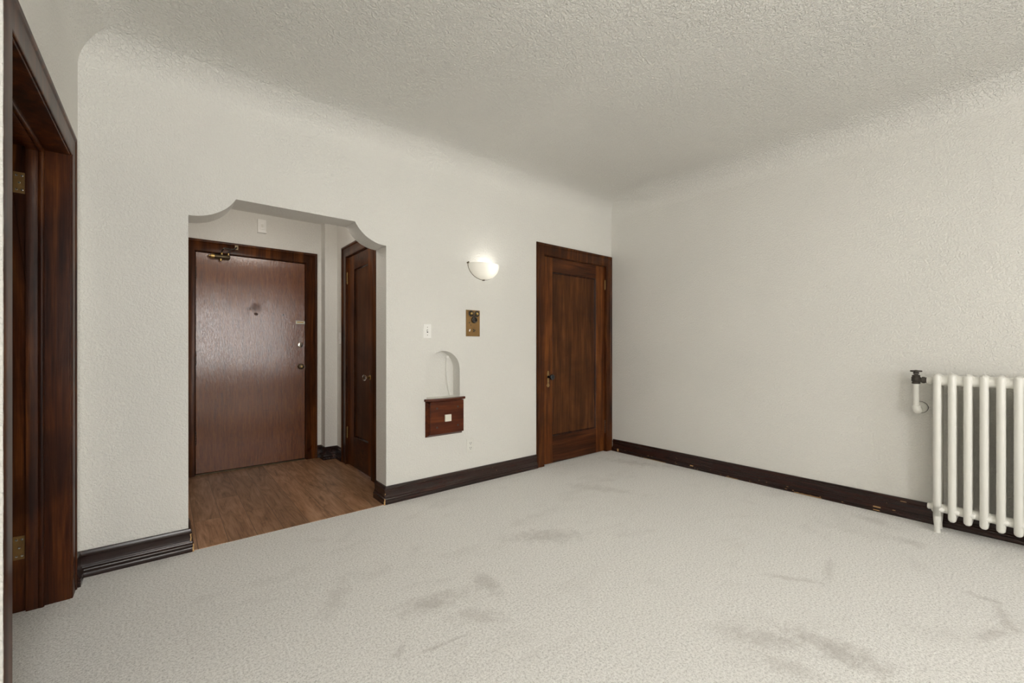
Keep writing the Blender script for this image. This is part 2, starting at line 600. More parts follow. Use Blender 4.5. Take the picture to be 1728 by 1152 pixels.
def polyslab(name, outer, holes, thick, to_world, mat, parent=None):
    """flat slab with holes, drawn in (s, z), thickness along n from 0 to -thick"""
    cu = bpy.data.curves.new(name + '_outline', 'CURVE')
    cu.dimensions = '2D'
    cu.fill_mode = 'BOTH'
    cu.extrude = thick / 2
    for pts in [outer] + holes:
        sp = cu.splines.new('POLY')
        sp.points.add(len(pts) - 1)
        for i, (s, z) in enumerate(pts):
            sp.points[i].co = (s, z, 0, 1)
        sp.use_cyclic_u = True
    tmp = bpy.data.objects.new(name + '_tmp', cu)
    COL.objects.link(tmp)
    dg = bpy.context.evaluated_depsgraph_get()
    me = bpy.data.meshes.new_from_object(tmp.evaluated_get(dg))
    bpy.data.objects.remove(tmp)
    bpy.data.curves.remove(cu)
    me.name = name
    for v in me.vertices:
        s, z, n = v.co
        v.co = to_world(s, z, n - thick / 2)
    bm = bmesh.new()
    bm.from_mesh(me)
    bmesh.ops.remove_doubles(bm, verts=bm.verts, dist=1e-5)
    bmesh.ops.recalc_face_normals(bm, faces=bm.faces)
    for f in bm.faces:
        f.smooth = False
    bm.to_mesh(me)
    bm.free()
    me.materials.clear()
    me.materials.append(M[mat])
    o = bpy.data.objects.new(name, me)
    COL.objects.link(o)
    if parent is not None:
        o.parent = parent
        o.matrix_parent_inverse = Matrix.Translation(-parent_world(parent))
    return o


def rect(a0, a1, b0, b1):
    return [(a0, b0), (a1, b0), (a1, b1), (a0, b1)]


# ------------------------------------------------------------------ room shell
fl = MB().box(LX - 2.4, RX + 0.25, FRONT_Y - 0.25, BY - 0.004, -0.05, 0.0).build('floor', 'carpet')
struct(fl, 'pale grey beige carpet of the main room')
fl2 = MB().box(FXL - 0.1, FXR + 0.1, BY - 0.004, FY + 0.15, -0.05, -0.002).build('floor_foyer', 'laminate')
struct(fl2, 'brown wood plank floor of the entry behind the arch')
MB().box(A0, A1, BY - 0.010, BY + 0.004, -0.004, 0.003).build('threshold_strip', 'laminate', fl2)

# back wall: arch, niche and closet opening cut through it
R = 0.253
arch = [(A0, 0.0)]
top_z = 2.003
sx = 0.224
amax = math.asin(sx / R)
for k in range(13):
    a = amax * k / 12
    arch.append((A0 + R * math.sin(a), top_z - 0.135 + R * (1 - math.cos(a))))
for k in range(13):
    a = amax * (12 - k) / 12
    arch.append((A1 - R * math.sin(a), top_z - 0.135 + R * (1 - math.cos(a))))
arch.append((A1, 0.0))
C0, C1, CZ = 2.812, 3.730, 2.012            # closet door opening
outer = [(LX - 0.19, 0.0)] + arch + [(C0 - 0.02, 0.0), (C0 - 0.02, CZ + 0.02), (C1 + 0.02, CZ + 0.02), (C1 + 0.02, 0.0), (RX + 0.2, 0.0), (RX + 0.2, 2.9), (LX - 0.19, 2.9)]
niche = [(1.569, 0.60)] + [(1.719 - 0.150 * math.cos(PI * k / 24), 0.954 + 0.150 * math.sin(PI * k / 24)) for k in range(25)] + [(1.869, 0.60)]
wb = polyslab('wall_back', outer, [niche], ARCH_T, frame('back'), 'wall')
struct(wb, 'off white textured back wall with the arch and the niche')
MB().box(1.50, 1.93, BY + 0.104, BY + 0.15, 0.55, 1.16).build('niche_back', 'wall', wb)

wl = polyslab('wall_left', [(FRONT_Y - 0.2, 0), (1.755, 0), (1.755, 2.015), (2.765, 2.015), (2.765, 0), (BY + 0.0, 0), (BY + 0.0, 2.9), (FRONT_Y - 0.2, 2.9)], [], 0.19, frame('left'), 'wall')
struct(wl, 'off white wall around the dark doorway')
wr = MB('right').box(FRONT_Y - 0.2, BY, 0, 2.9, -0.2, 0).build('wall_right', 'wall')
struct(wr, 'off white textured wall behind the radiator')
wf = polyslab('wall_front', rect(LX, RX, 0, 2.9), [rect(x0, x1, z0, z1) for x0, x1, z0, z1, _ in WINDOWS], 0.2, frame('front'), 'wall')
struct(wf)
for i, (x0, x1, z0, z1, _) in enumerate(WINDOWS):
    w = struct(empty('window_%d' % (i + 1), ((x0 + x1) / 2, FRONT_Y, z0), kind='structure'))
    MB('front').box(x0 - 0.11, x1 + 0.11, z1, z1 + 0.12, 0, 0.02).box(x0 - 0.11, x0, z0 - 0.03, z1, 0, 0.02).box(x1, x1 + 0.11, z0 - 0.03, z1, 0, 0.02).build('window_frame', 'trim', w, 0.003)
    MB('front').box(x0 - 0.14, x1 + 0.14, z0 - 0.035, z0, 0, 0.05).build('window_sill', 'trimx', w, 0.004)
    s = MB('front')
    nb = 2 if x1 - x0 > 1.2 else 1
    for k in range(nb + 1):
        xx = x0 + (x1 - x0) * k / nb
        s.box(max(x0, xx - 0.02), min(x1, xx + 0.02), z0, z1, -0.12, -0.08)
    s.box(x0, x1, (z0 + z1) / 2 - 0.018, (z0 + z1) / 2 + 0.018, -0.12, -0.08).box(x0, x1, z0, z0 + 0.03, -0.12, -0.08).box(x0, x1, z1 - 0.03, z1, -0.12, -0.08)
    s.build('sash', 'trim', w)
    MB('front').box(x0, x1, z0, z1, -0.102, -0.098).build('pane', 'pane', w)


# ceiling with a coved edge all round, mitred in the corners
def ceiling_mesh():
    mb = MB()
    K = 32
    rings = []
    for k in range(K + 1):
        a = (PI / 2) * k / K
        o = COVE_R * (1 - math.cos(a))
        z = COVE_Z + (CEIL_Z - COVE_Z) * math.sin(a)
        x0, x1, y0, y1 = LX + o, RX - o, FRONT_Y + o, BY - o
        rings.append([(x0, y0, z), (x1, y0, z), (x1, y1, z), (x0, y1, z)])
    # a lip that runs up behind the cove so that the room is closed
    e = 0.0
    vs = [p for r in rings for p in r]
    fs = []
    for k in range(K):
        for i in range(4):
            j = (i + 1) % 4
            fs.append((k * 4 + i, k * 4 + j, (k + 1) * 4 + j, (k + 1) * 4 + i))
    fs.append(tuple(K * 4 + i for i in range(4)))
    n = len(vs)
    vs += [(LX, FRONT_Y, 2.95), (RX, FRONT_Y, 2.95), (RX, BY, 2.95), (LX, BY, 2.95)]
    for i in range(4):
        j = (i + 1) % 4
        fs.append((j, i, n + i, n + j))
    fs.append((n + 3, n + 2, n + 1, n))
    mb.add(vs, fs)
    return mb


ce = ceiling_mesh().build('ceiling', 'ceiling', smooth=True)
struct(ce, 'textured off white ceiling with a rounded cove at the walls')

# closet behind the closed door
struct(MB().box(2.6, RX + 0.2, BY + 0.8, BY + 0.9, 0, 2.5).build('wall_closet_back', 'wall'))
struct(MB().box(2.5, 2.6, BY + ARCH_T, BY + 0.9, 0, 2.5).build('wall_closet_left', 'wall'))
struct(MB().box(RX, RX + 0.2, BY + ARCH_T, BY + 0.8, 0, 2.5).build('wall_closet_right', 'wall'))
struct(MB().box(2.5, RX + 0.2, BY + ARCH_T, BY + 0.9, 2.5, 2.6).build('ceiling_closet', 'wall'))
struct(MB().box(2.5, RX + 0.2, BY - 0.004, BY + 0.9, -0.05, 0.0).build('floor_closet', 'carpet'))

# foyer shell
struct(MB().box(FXL - 0.1, FXR + 0.1, BY + ARCH_T, FY + 0.1, FCEIL, FCEIL + 0.06).build('ceiling_foyer', 'wall'))
struct(MB().box(FXL - 0.1, FXL, BY + ARCH_T, FY + 0.1, 0, FCEIL).build('wall_foyer_left', 'wall'))
D0, D1, DZ = 0.207, 1.106, 1.982            # front door opening
struct(polyslab('wall_foyer_end', [(FXL, 0), (D0 - 0.02, 0), (D0 - 0.02, DZ + 0.02), (D1 + 0.02, DZ + 0.02), (D1 + 0.02, 0), (FXR + 0.1, 0), (FXR + 0.1, FCEIL), (FXL, FCEIL)], [], 0.12, frame('foyer_end'), 'wall'))
struct(MB().box(FXL - 0.1, FXR + 0.1, FY + 0.12, FY + 0.2, 0, FCEIL + 0.06).build('door_gap_blocker', 'blackgap'))  # added black panel, keeps sky light out of the front door gaps
S0, S1, SZ = 3.592, 4.232, 2.005            # side door opening
struct(polyslab('wall_foyer_right', [(BY + ARCH_T, 0), (S0 - 0.02, 0), (S0 - 0.02, SZ + 0.02), (S1 + 0.02, SZ + 0.02), (S1 + 0.02, 0), (FY, 0), (FY, FCEIL), (BY + ARCH_T, FCEIL)], [], 0.12, frame('foyer_right'), 'wall'))
struct(MB().box(1.256, FXR, 4.545, FY, 0, FCEIL).build('pillar_foyer', 'wall'), 'narrow white boxed corner between the two entry doors')

# dim room beyond the left doorway
struct(MB().box(LX - 2.4, LX - 2.3, 0.4, 4.2, 0, 2.6).build('wall_side_room_far', 'wall'))
struct(MB().box(LX - 2.3, LX - 0.19, 3.9, 4.0, 0, 2.6).build('wall_side_room_back', 'wall'))
struct(MB().box(LX - 2.3, LX - 0.19, 0.4, 0.5, 0, 2.6).build('wall_side_room_front', 'wall'))
struct(MB().box(LX - 2.4, LX - 0.19, 0.4, 4.2, 2.6, 2.65).build('ceiling_side_room', 'wall'))
struct(MB().box(LX - 2.4, LX - 0.19, BY - 0.004, 4.2, -0.05, 0).build('floor_side_room', 'carpet'))
struct(MB().box(LX - 0.19, LX - 0.1, BY, 4.2, 0, 2.6).build('wall_side_room_right', 'wall'))

# ------------------------------------------------------------------ baseboards
BP = [(0, 0), (0.024, 0), (0.024, 0.020), (0.022, 0.024), (0.024, 0.028), (0.024, 0.038), (0.020, 0.045), (0.018, 0.046), (0.018, 0.052), (0.0135, 0.057), (0.0125, 0.060),
      (0.0125, 0.099), (0.0155, 0.102), (0.0165, 0.107), (0.013, 0.112), (0.0115, 0.116), (0.009, 0.124), (0, 0.127)]


def sweep_base(mb, path, prof=BP):
    """path runs clockwise seen from above: the room is on its right"""
    n = len(path)
    P = [Vector(p) for p in path]
    rings = []
    for i in range(n):
        def nrm(a, b):
            d = (b - a).normalized()
            return Vector((d.y, -d.x))
        if i == 0:
            m = nrm(P[0], P[1])
        elif i == n - 1:
            m = nrm(P[-2], P[-1])
        else:
            a, b = nrm(P[i - 1], P[i]), nrm(P[i], P[i + 1])
            m = (a + b) / (1 + a.dot(b))
        rings.append([(P[i].x + m.x * o, P[i].y + m.y * o, z) for o, z in prof])
    mb.rings(rings, closed=True)
    return mb


def base(name, path, mat='base', label=None):
    return struct(sweep_base(MB(), path).build(name, mat, smooth=True), label)


bl = base('baseboard_back_left', [(LX + 0.0, 2.852), (LX + 0.0, BY), (A0, BY), (A0, BY + ARCH_T)], label='dark baseboard left of the arch')
bm_ = base('baseboard_back_right', [(A1, BY + ARCH_T), (A1, BY), (2.712, BY)], label='dark baseboard between arch and closet door')
br_ = base('baseboard_right', [(RX, BY - 0.03), (RX, FRONT_Y), (LX, FRONT_Y), (LX, 1.64)], 'basey', label='chipped dark baseboard under the radiator wall')
base('baseboard_foyer', [(1.217, FY), (1.256, FY), (1.256, 4.545), (FXR, 4.545), (FXR, 4.364)], 'basey')
base('baseboard_foyer_right', [(FXR, 3.462), (FXR, BY + ARCH_T)], 'basey')
base('baseboard_foyer_left', [(FXL, BY + ARCH_T), (FXL, FY), (0.095, FY)], 'basey')
# worn bare corners where the baseboard turns into the arch, and long chips


def chip(mb, x0, x1, y0, y1, z0, z1, seed):
    rnd = random.Random(seed)
    k = 7
    left = [(z0 + (z1 - z0) * i / k) for i in range(k + 1)]
    vs, fs = [], []
    for i, z in enumerate(left):
        j = rnd.uniform(-0.0016, 0.0016)
        j2 = rnd.uniform(-0.0016, 0.0016)
        vs += [(x0 + j, y0, z), (x1 + j2, y0, z), (x1 + j2, y1, z), (x0 + j, y1, z)]
        if i:
            a, b = (i - 1) * 4, i * 4
            for q in range(4):
                r = (q + 1) % 4
                fs.append((a + q, a + r, b + r, b + q))
    fs += [(3, 2, 1, 0), tuple(k * 4 + q for q in range(4))]
    mb.add(vs, fs)


def chips(parent, items, name='worn_edge'):
    mb = MB()
    for k, it in enumerate(items):
        chip(mb, *it, seed=k + 3)
    return mb.build(name, 'rawwood', parent)


e = 0.0006
chips(bl, [(A0 + 0.0185, A0 + 0.024 + e, BY - 0.024 - e, BY - 0.018, 0.0, 0.043), (A0 + 0.008, A0 + 0.0135, BY - 0.0135, BY - 0.010, 0.058, 0.098)])
chips(bm_, [(A1 - 0.024 - e, A1 - 0.0165, BY - 0.024 - e, BY - 0.017, 0.0, 0.043), (A1 - 0.0135, A1 - 0.010, BY - 0.0135, BY - 0.010, 0.070, 0.078)])
mb = MB('right')
rnd = random.Random(4)
for (s0, s1, z0, z1, n) in ((2.02, 2.05, 0.026, 0.036, 0.0246), (1.02, 1.20, 0.003, 0.007, 0.0246), (0.68, 0.72, 0.029, 0.037, 0.0246), (0.685, 0.72, 0.008, 0.013, 0.0246), (0.55, 0.58, 0.104, 0.107, 0.0170), (2.30, 2.55, 0.002, 0.005, 0.0246), (2.86, 2.88, 0.008, 0.036, 0.0246), (1.62, 1.72, 0.002, 0.005, 0.0246)):
    mb.box(s0, s1, z0, z1, n - 0.003, n)
for k in range(26):
    s0 = rnd.uniform(0.5, 2.8)
    zz = rnd.choice((rnd.uniform(0.006, 0.016), rnd.uniform(0.030, 0.036)))
    mb.box(s0, s0 + rnd.uniform(0.004, 0.016), zz, zz + rnd.uniform(0.001, 0.003), 0.022, 0.0245)
mb.build('worn_edge', 'rawwood', br_)

# ------------------------------------------------------------------ door casings
CP = [(0.0045, -0.005), (0.0045, 0.010), (0.0075, 0.0135), (0.079, 0.0135), (0.083, 0.010), (0.086, 0.0125), (0.090, 0.017), (0.097, 0.020), (0.106, 0.018), (0.110, 0.012), (0.110, -0.005)]


def casing(fr, s0, s1, H, wd=0.11, wt=None, parent=None, mat='trim', nsc=1.0, wr=None):
    """the three-sided casing round an opening"""
    k = wd / 0.11
    wt = wt or wd
    wr = wr or wd
    mb = MB(fr)
    rings = []
    for (mode) in range(4):
        ring = []
        for w, n in CP:
            a, t, r = w * k, w * wt / 0.11, w * wr / 0.11
            n = n * nsc
            ring.append([(s0 - a, 0, n), (s0 - a, H + t, n), (s1 + r, H + t, n), (s1 + r, 0, n)][mode])
        rings.append(ring)
    mb.rings(rings, closed=True)
    return mb.build('door_frame', mat, parent, smooth=True)


def jamb(fr, s0, s1, H, depth, parent, mat='trim', t=0.02, n1=0.0):
    mb = MB(fr)
    mb.box(s0 - t, s0, 0, H + t, -depth, n1).box(s1, s1 + t, 0, H + t, -depth, n1).box(s0, s1, H, H + t, -depth, n1)
    return mb.build('jamb', mat, parent, 0.002)


def panel_door(fr, s0, s1, H, nf, thick, stile_l, stile_r, rail_t, rail_b, parent, mat='door', pmat='panel', gap=0.003, z0=0.008):
    """one-panel door leaf; nf = n of its face"""
    a, b, c, d = s0 + gap, s1 - gap, z0, H - gap
    pa, pb, pc, pd = s0 + stile_l, s1 - stile_r, rail_b, H - rail_t
    mb = MB(fr)
    mb.box(a, pa, c, d, nf - thick, nf).box(pb, b, c, d, nf - thick, nf)
    leaf = mb.build('door_leaf', mat, parent, 0.0015)
    mb2 = MB(fr).box(pa, pb, pd, d, nf - thick, nf - 0.0003).box(pa, pb, c, pc, nf - thick, nf - 0.0003)
    mb2.build('door_rail', 'trimx', parent, 0.001)
    mo = MB(fr)
    # sloping moulding round the sunk panel
    prof = [(0, nf - 0.001), (0.004, nf - 0.005), (0.010, nf - 0.008), (0.014, nf - 0.012), (0.014, nf - 0.02), (0, nf - 0.02)]
    rings = []
    for mode in range(5):
        r = []
        for w, n in prof:
            r.append([(pa + w, pc + w, n), (pa + w, pd - w, n), (pb - w, pd - w, n), (pb - w, pc + w, n)][mode % 4])
        rings.append(r)
    mo.rings(rings, cap0=False, cap1=False)
    mo.build('panel_moulding', 'darktrim', parent, smooth=True)
    MB(fr).box(pa + 0.002, pb - 0.002, pc + 0.002, pd - 0.002, nf - 0.022, nf - 0.0125).build('door_panel', pmat, parent)
    return leaf


M['darktrim'] = wood('panel_moulding_wood', (0.012, 0.005, 0.003), (0.030, 0.010, 0.005), (0.060, 0.020, 0.008), 'Z', 0.22)


def butt_hinge(fr, s, z0, z1, n, mat, parent, leaf=0.0, side=1):
    mb = MB(fr)
    h = (z1 - z0)
    for k in range(5):
        a, b = z0 + h * k / 5 + 0.001, z0 + h * (k + 1) / 5 - 0.001
        r = 0.0065
        rs = []
        for zz, rr in ((a, r * 0.9), (a + 0.001, r), (b - 0.001, r), (b, r * 0.9)):
            rs.append([(s + rr * math.cos(2 * PI * i / 12), zz, n + rr * math.sin(2 * PI * i / 12)) for i in range(12)])
        mb.rings(rs)
    for zz, sg in ((z0, -1), (z1, 1)):
        rs = []
        for dz, rr in ((0, 0.004), (0.003, 0.005), (0.006, 0.004), (0.008, 0.0005)):
            rs.append([(s + rr * math.cos(2 * PI * i / 10), zz + sg * dz, n + rr * math.sin(2 * PI * i / 10)) for i in range(10)])
        mb.rings(rs)
    if leaf:
        mb.box(s - leaf, s + leaf, z0, z1, n - 0.009, n - 0.005)
    return mb.build('hinge', mat, parent, smooth=True)


# --- front door (door_1)
d1 = struct(empty('door_1', ((D0 + D1) / 2, FY, 0)), 'flush brown front door with a sheen, deadbolt and closer')
casing('foyer_end', D0, D1, DZ, parent=d1)
jamb('foyer_end', D0, D1, DZ, 0.11, d1)
MB('foyer_end').box(D0 + 0.004, D1 - 0.004, 0.012, DZ - 0.004, -0.055, -0.010).build('door_leaf', 'frontdoor', d1, 0.002)
MB('foyer_end').box(D0, D1, 0.0, 0.008, -0.10, -0.002).build('threshold', 'bronze', d1, 0.002)
for z0, z1 in ((1.735, 1.850), (0.975, 1.095), (0.270, 0.388)):
    butt_hinge('foyer_end', D0 + 0.002, z0, z1, -0.004, 'darkhinge', d1)
# closer
cl = MB('foyer_end')
rs = []
for s, r in ((0.318, 0.010), (0.320, 0.017), (0.326, 0.020), (0.455, 0.020), (0.462, 0.016), (0.464, 0.008)):
    rs.append([(s, 1.953 + r * math.cos(2 * PI * i / 20), 0.018 + r * math.sin(2 * PI * i / 20)) for i in range(20)])
cl.rings(rs)
cl.box(0.325, 0.455, 1.932, 1.974, -0.011, 0.004)
clo = cl.build('door_closer', 'bronze', d1, smooth=True)
rs = []
for s, r in ((0.300, 0.004), (0.303, 0.008), (0.318, 0.009), (0.319, 0.0215), (0.345, 0.0215), (0.346, 0.018)):
    rs.append([(s, 1.953 + r * math.cos(2 * PI * i / 20), 0.018 + r * math.sin(2 * PI * i / 20)) for i in range(20)])
MB('foyer_end').rings(rs).build('end_cap', 'brass', clo, smooth=True)
piv = MB('foyer_end')
for s, z0, z1, r in ((0.392, 1.915, 1.934, 0.010), (0.40, 1.972, 1.992, 0.009), (0.45, 1.972, 1.99, 0.007)):
    piv.rings([[(s + r * math.cos(2 * PI * i / 14), z, 0.018 + r * math.sin(2 * PI * i / 14)) for i in range(14)] for z in (z0, z1)])
piv.build('pivot', 'brass', clo, smooth=True)
arm = MB()
arm.tube([(0.400, FY - 0.018, 1.992), (0.398, FY - 0.10, 2.000), (0.405, FY - 0.16, 2.004)], 0.006, 8)
arm.tube([(0.405, FY - 0.16, 2.008), (0.455, FY - 0.10, 2.012), (0.495, FY - 0.045, 2.030), (0.512, FY - 0.026, 2.052)], 0.006, 8)
arm.build('closer_arm', 'iron', clo, smooth=True)
MB('foyer_end').box(0.498, 0.528, 2.030, 2.075, 0.013, 0.022).build('arm_bracket', 'bronze', clo, 0.002)


def disc(fr, s, z, prof, seg=24):
    mb = MB(fr)
    mb.rings([[(s + r * math.cos(2 * PI * i / seg), z + r * math.sin(2 * PI * i / seg), n) for i in range(seg)] for r, n in prof])
    return mb


db = disc('foyer_end', 1.058, 1.157, [(0.026, -0.011), (0.026, -0.006), (0.022, -0.002), (0.017, 0.000)]).build('deadbolt', 'chrome', d1, smooth=True)
MB('foyer_end').box(1.0555, 1.0605, 1.138, 1.176, 0.0, 0.012).build('thumb_turn', 'bronze', db, 0.001)
disc('foyer_end', 1.047, 1.154, [(0.003, 0.0), (0.003, 0.0012)], 10).build('screw', 'slot', db)
disc('foyer_end', 1.069, 1.154, [(0.003, 0.0), (0.003, 0.0012)], 10).build('screw', 'slot', db)
kn = disc('foyer_end', 1.058, 0.942, [(0.026, -0.011), (0.026, -0.008), (0.020, -0.004), (0.010, 0.0), (0.009, 0.020), (0.014, 0.026), (0.024, 0.034), (0.027, 0.044), (0.024, 0.053), (0.012, 0.058), (0.001, 0.059)]).build('door_knob', 'bronze', d1, smooth=True)
disc('foyer_end', 1.058, 0.942, [(0.009, 0.0575), (0.009, 0.0605), (0.004, 0.061)], 14).build('keyhole_core', 'brass', kn, smooth=True)
pl = MB('foyer_end').box(1.018, 1.100, 1.370, 1.376, -0.011, -0.004).box(1.018, 1.100, 1.394, 1.400, -0.011, -0.004).box(1.018, 1.026, 1.370, 1.400, -0.011, -0.004).box(1.092, 1.100, 1.370, 1.400, -0.011, -0.004).box(1.018, 1.100, 1.370, 1.400, -0.012, -0.009)
sb = pl.build('slide_bolt_plate', 'ivory', d1, 0.0015)
MB('foyer_end').box(1.028, 1.090, 1.380, 1.390, -0.010, -0.002).build('bolt', 'brass', sb, 0.002)
MB('foyer_end').box(1.1005, 1.1045, 0.925, 0.955, -0.012, -0.006).build('strike_plate', 'chrome', d1)
disc('foyer_end', 0.905, 1.452, [(0.0065, -0.0105), (0.0065, -0.0085), (0.004, -0.008)], 12).build('peephole', 'slot', d1)

# --- entry side door (door_2)
d2 = struct(empty('door_2', (FXR, (S0 + S1) / 2, 0)), 'narrow dark panel door on the right of the entry')
casing('foyer_right', S0, S1, SZ, wd=0.13, wt=0.115, parent=d2)
jamb('foyer_right', S0, S1, SZ, 0.11, d2)
panel_door('foyer_right', S0, S1, SZ, -0.008, 0.035, 0.115, 0.165, 0.135, 0.29, d2)
for z0, z1 in ((1.753, 1.856), (0.26, 0.36)):
    butt_hinge('foyer_right', S1 - 0.002, z0, z1, 0.000, 'hinge', d2)
ro = disc('foyer_right', 3.655, 0.872, [(0.022, -0.008), (0.020, -0.003), (0.010, 0.0), (0.008, 0.018), (0.012, 0.024), (0.008, 0.028)]).build('door_knob', 'brass', d2, smooth=True)
disc('foyer_right', 3.655, 0.872, [(0.012, 0.026), (0.020, 0.031), (0.026, 0.040), (0.026, 0.048), (0.019, 0.056), (0.001, 0.058)], 10).build('glass_grip', 'knobglass', ro)
MB('foyer_right').box(3.646, 3.664, 0.77, 0.93, -0.009, -0.005).build('escutcheon', 'bronze', d2, 0.002)

# --- closet door (door_3)
d3 = struct(empty('door_3', ((C0 + C1) / 2, BY, 0)), 'single panel mahogany closet door in the corner')
casing('back', C0, C1, CZ, wd=0.100, wt=0.116, wr=0.100, parent=d3)
jamb('back', C0, C1, CZ, 0.11, d3)
panel_door('back', C0, C1, CZ, -0.010, 0.035, 0.125, 0.145, 0.142, 0.268, d3)
for z0, z1 in ((1.768, 1.862), (0.205, 0.335)):
    butt_hinge('back', C1 - 0.003, z0, z1, -0.002, 'hinge' if z0 > 1 else 'darkhinge', d3)
es = MB('back')
out = []
for k, (z, w) in enumerate([(0.748, 0.004), (0.757, 0.016), (0.768, 0.021), (0.778, 0.014), (0.790, 0.011), (0.830, 0.012), (0.862, 0.013), (0.878, 0.014), (0.890, 0.009), (0.898, 0.010), (0.906, 0.002)]):
    out.append([(2.876 - w, z, -0.011), (2.876 + w, z, -0.011), (2.876 + w * 0.8, z, -0.0065), (2.876 - w * 0.8, z, -0.0065)])
es.rings(out)
esc = es.build('escutcheon', 'hinge', d3, smooth=False)
disc('back', 2.876, 0.790, [(0.0045, -0.0068), (0.0045, -0.0060)], 10).build('keyhole', 'slot', esc)
disc('back', 2.876, 0.848, [(0.013, -0.008), (0.012, 0.0), (0.009, 0.004), (0.008, 0.022), (0.014, 0.026), (0.026, 0.034), (0.029, 0.044), (0.026, 0.054), (0.015, 0.060), (0.001, 0.062)]).build('door_knob', 'blackglass', d3, smooth=True)

# --- left doorway (door_4): casing, jamb with stop, leaf folded back into the next room
L0, L1, LZ = 1.775, 2.745, 1.995
d4 = struct(empty('door_4', (LX, (L0 + L1) / 2, 0)), 'dark wooden doorway in the left wall with brass hinges')
casing('left', L0, L1, LZ, wd=0.127, wt=0.116, wr=0.105, nsc=0.72, parent=d4, mat='darkwood')
jamb('left', L0, L1, LZ, 0.19, d4, 'darkwood', n1=0.002)
# wall paint lapped raggedly over the outer edge of the casing
rnd = random.Random(11)
pv, pf_ = [], []
j = 0.003
nz_ = 330
for k in range(nz_ + 1):
    z = 0.0 + (LZ + 0.10) * k / nz_
    j = min(0.0050, max(0.0, j + rnd.uniform(-0.0016, 0.0016)))
    o_ = L0 - 0.127
    pv += [(o_ - 0.0012, z, 0.0), (o_ - 0.0012, z, 0.0152), (o_ + j, z, 0.0156), (o_ + j, z, 0.0100)]
    if k:
        a, b = (k - 1) * 4, k * 4
        pf_ += [(a, a + 1, b + 1, b), (a + 1, a + 2, b + 2, b + 1), (a + 2, a + 3, b + 3, b + 2)]
MB('left').add(pv, pf_).build('paint_edge', 'wall', wl)
st = MB('left')
prof = [(0, -0.076), (0.008, -0.076), (0.012, -0.079), (0.0135, -0.085), (0.012, -0.092), (0.010, -0.094), (0.012, -0.097), (0.012, -0.130), (0, -0.130)]
rings = []
for mode in range(4):
    rings.append([[(L0 + w, 0, n), (L0 + w, LZ - w, n), (L1 - w, LZ - w, n), (L1 - w, 0, n)][mode] for w, n in prof])
st.rings(rings)
st.build('door_stop', 'darkwood', d4, smooth=True)
for z0, z1 in ((1.790, 1.880), (0.225, 0.325)):
    hg = MB('left').box(L1 - 0.0025, L1 + 0.001, z0, z1, -0.168, -0.134).build('hinge', 'oldbrass', d4, 0.001)
    sc_ = MB('left')
    for zz, nn in ((z0 + 0.015, -0.142), (z0 + 0.015, -0.158), (z1 - 0.015, -0.142), (z1 - 0.015, -0.158), ((z0 + z1) / 2, -0.150)):
        sc_.rings([[(L1 - 0.0025 - h, zz + r * math.cos(2 * PI * i / 10), nn + r * math.sin(2 * PI * i / 10)) for i in range(10)] for h, r in ((0, 0.0045), (0.0012, 0.004), (0.0018, 0.001))])
    sc_.build('screw', 'chrome', hg, smooth=True)
    MB().lathe((LX - 0.177, L1 - 0.004, z0), (0, 0, 1), [(0.003, -0.004), (0.006, 0), (0.006, z1 - z0), (0.003, z1 - z0 + 0.004)], 12).build('hinge_pin', 'brass', hg, smooth=True)
lf = MB().box(LX - 0.195 - 0.93, LX - 0.195, L1 - 0.036, L1 - 0.004, 0.012, LZ - 0.004).build('door_leaf', 'darkwood', d4, 0.002)
MB().lathe((LX - 1.06, L1 - 0.036, 0.92), (0, -1, 0), [(0.024, 0), (0.022, 0.006), (0.009, 0.012), (0.009, 0.03), (0.026, 0.042), (0.026, 0.055), (0.012, 0.062)], 20).build('door_knob', 'brass', lf, smooth=True)

# ------------------------------------------------------------------ wall sconce
sc0 = empty('wall_sconce', (2.093, BY, 1.83), 'lit white frosted glass half bowl sconce on the back wall', 'wall lamp')
SCX, SCZ, SR = 2.093, 1.832, 0.152


def sconce_pt(u, t, rad):
    """u: angle 0..pi along the lower rim, t: 0 at the rim .. 1 at the middle of the bulge"""
    rr = rad * math.cos(t * PI / 2 * 0.98)
    return rr


gl = MB()
NU, NV = 32, 14
outer_v, inner_v = [], []
for lst, rad in ((outer_v, SR), (inner_v, SR - 0.004)):
    for j in range(NV + 1):
        th = (PI / 2) * j / NV              # 0 = lower edge seen from the side, pi/2 = open top
        for i in range(NU + 1):
            ph = PI * i / NU                # sweeps left to right round the bulge
            # quarter sphere: squashed towards the wall and towards the bottom
            x = SCX - rad * math.cos(ph) * math.sin(th)
            y = BY - 0.014 - rad * 0.70 * math.sin(ph) * math.sin(th)
            z = SCZ - rad * 0.84 * math.cos(th)
            lst.append((x, y, z))
vs = outer_v + inner_v
fs = []
W_ = NU + 1
off = len(outer_v)
for j in range(NV):
    for i in range(NU):
        a = j * W_ + i
        fs.append((a, a + 1, a + 1 + W_, a + W_))
        fs.append((off + a + W_, off + a + 1 + W_, off + a + 1, off + a))
for i in range(NU):
    a = NV * W_ + i
    fs.append((a, a + 1, off + a + 1, off + a))
for j in range(NV):
    for a in (j * W_, j * W_ + NU):
        fs.append((a, a + W_, off + a + W_, off + a))
gl.add(vs, fs)
gl.build('lamp_shade', 'lampglass', sc0, smooth=True)
rim = []
for i in range(19):
    a = PI + (PI / 2) * i / 18 * 1.9
    rim.append((SCX + (SR + 0.001) * math.cos(a), BY - 0.010, SCZ + (SR + 0.001) * 0.84 * math.sin(a)))
MB().tube(rim, 0.0022, 6).build('rim', 'bronze', sc0, smooth=True)
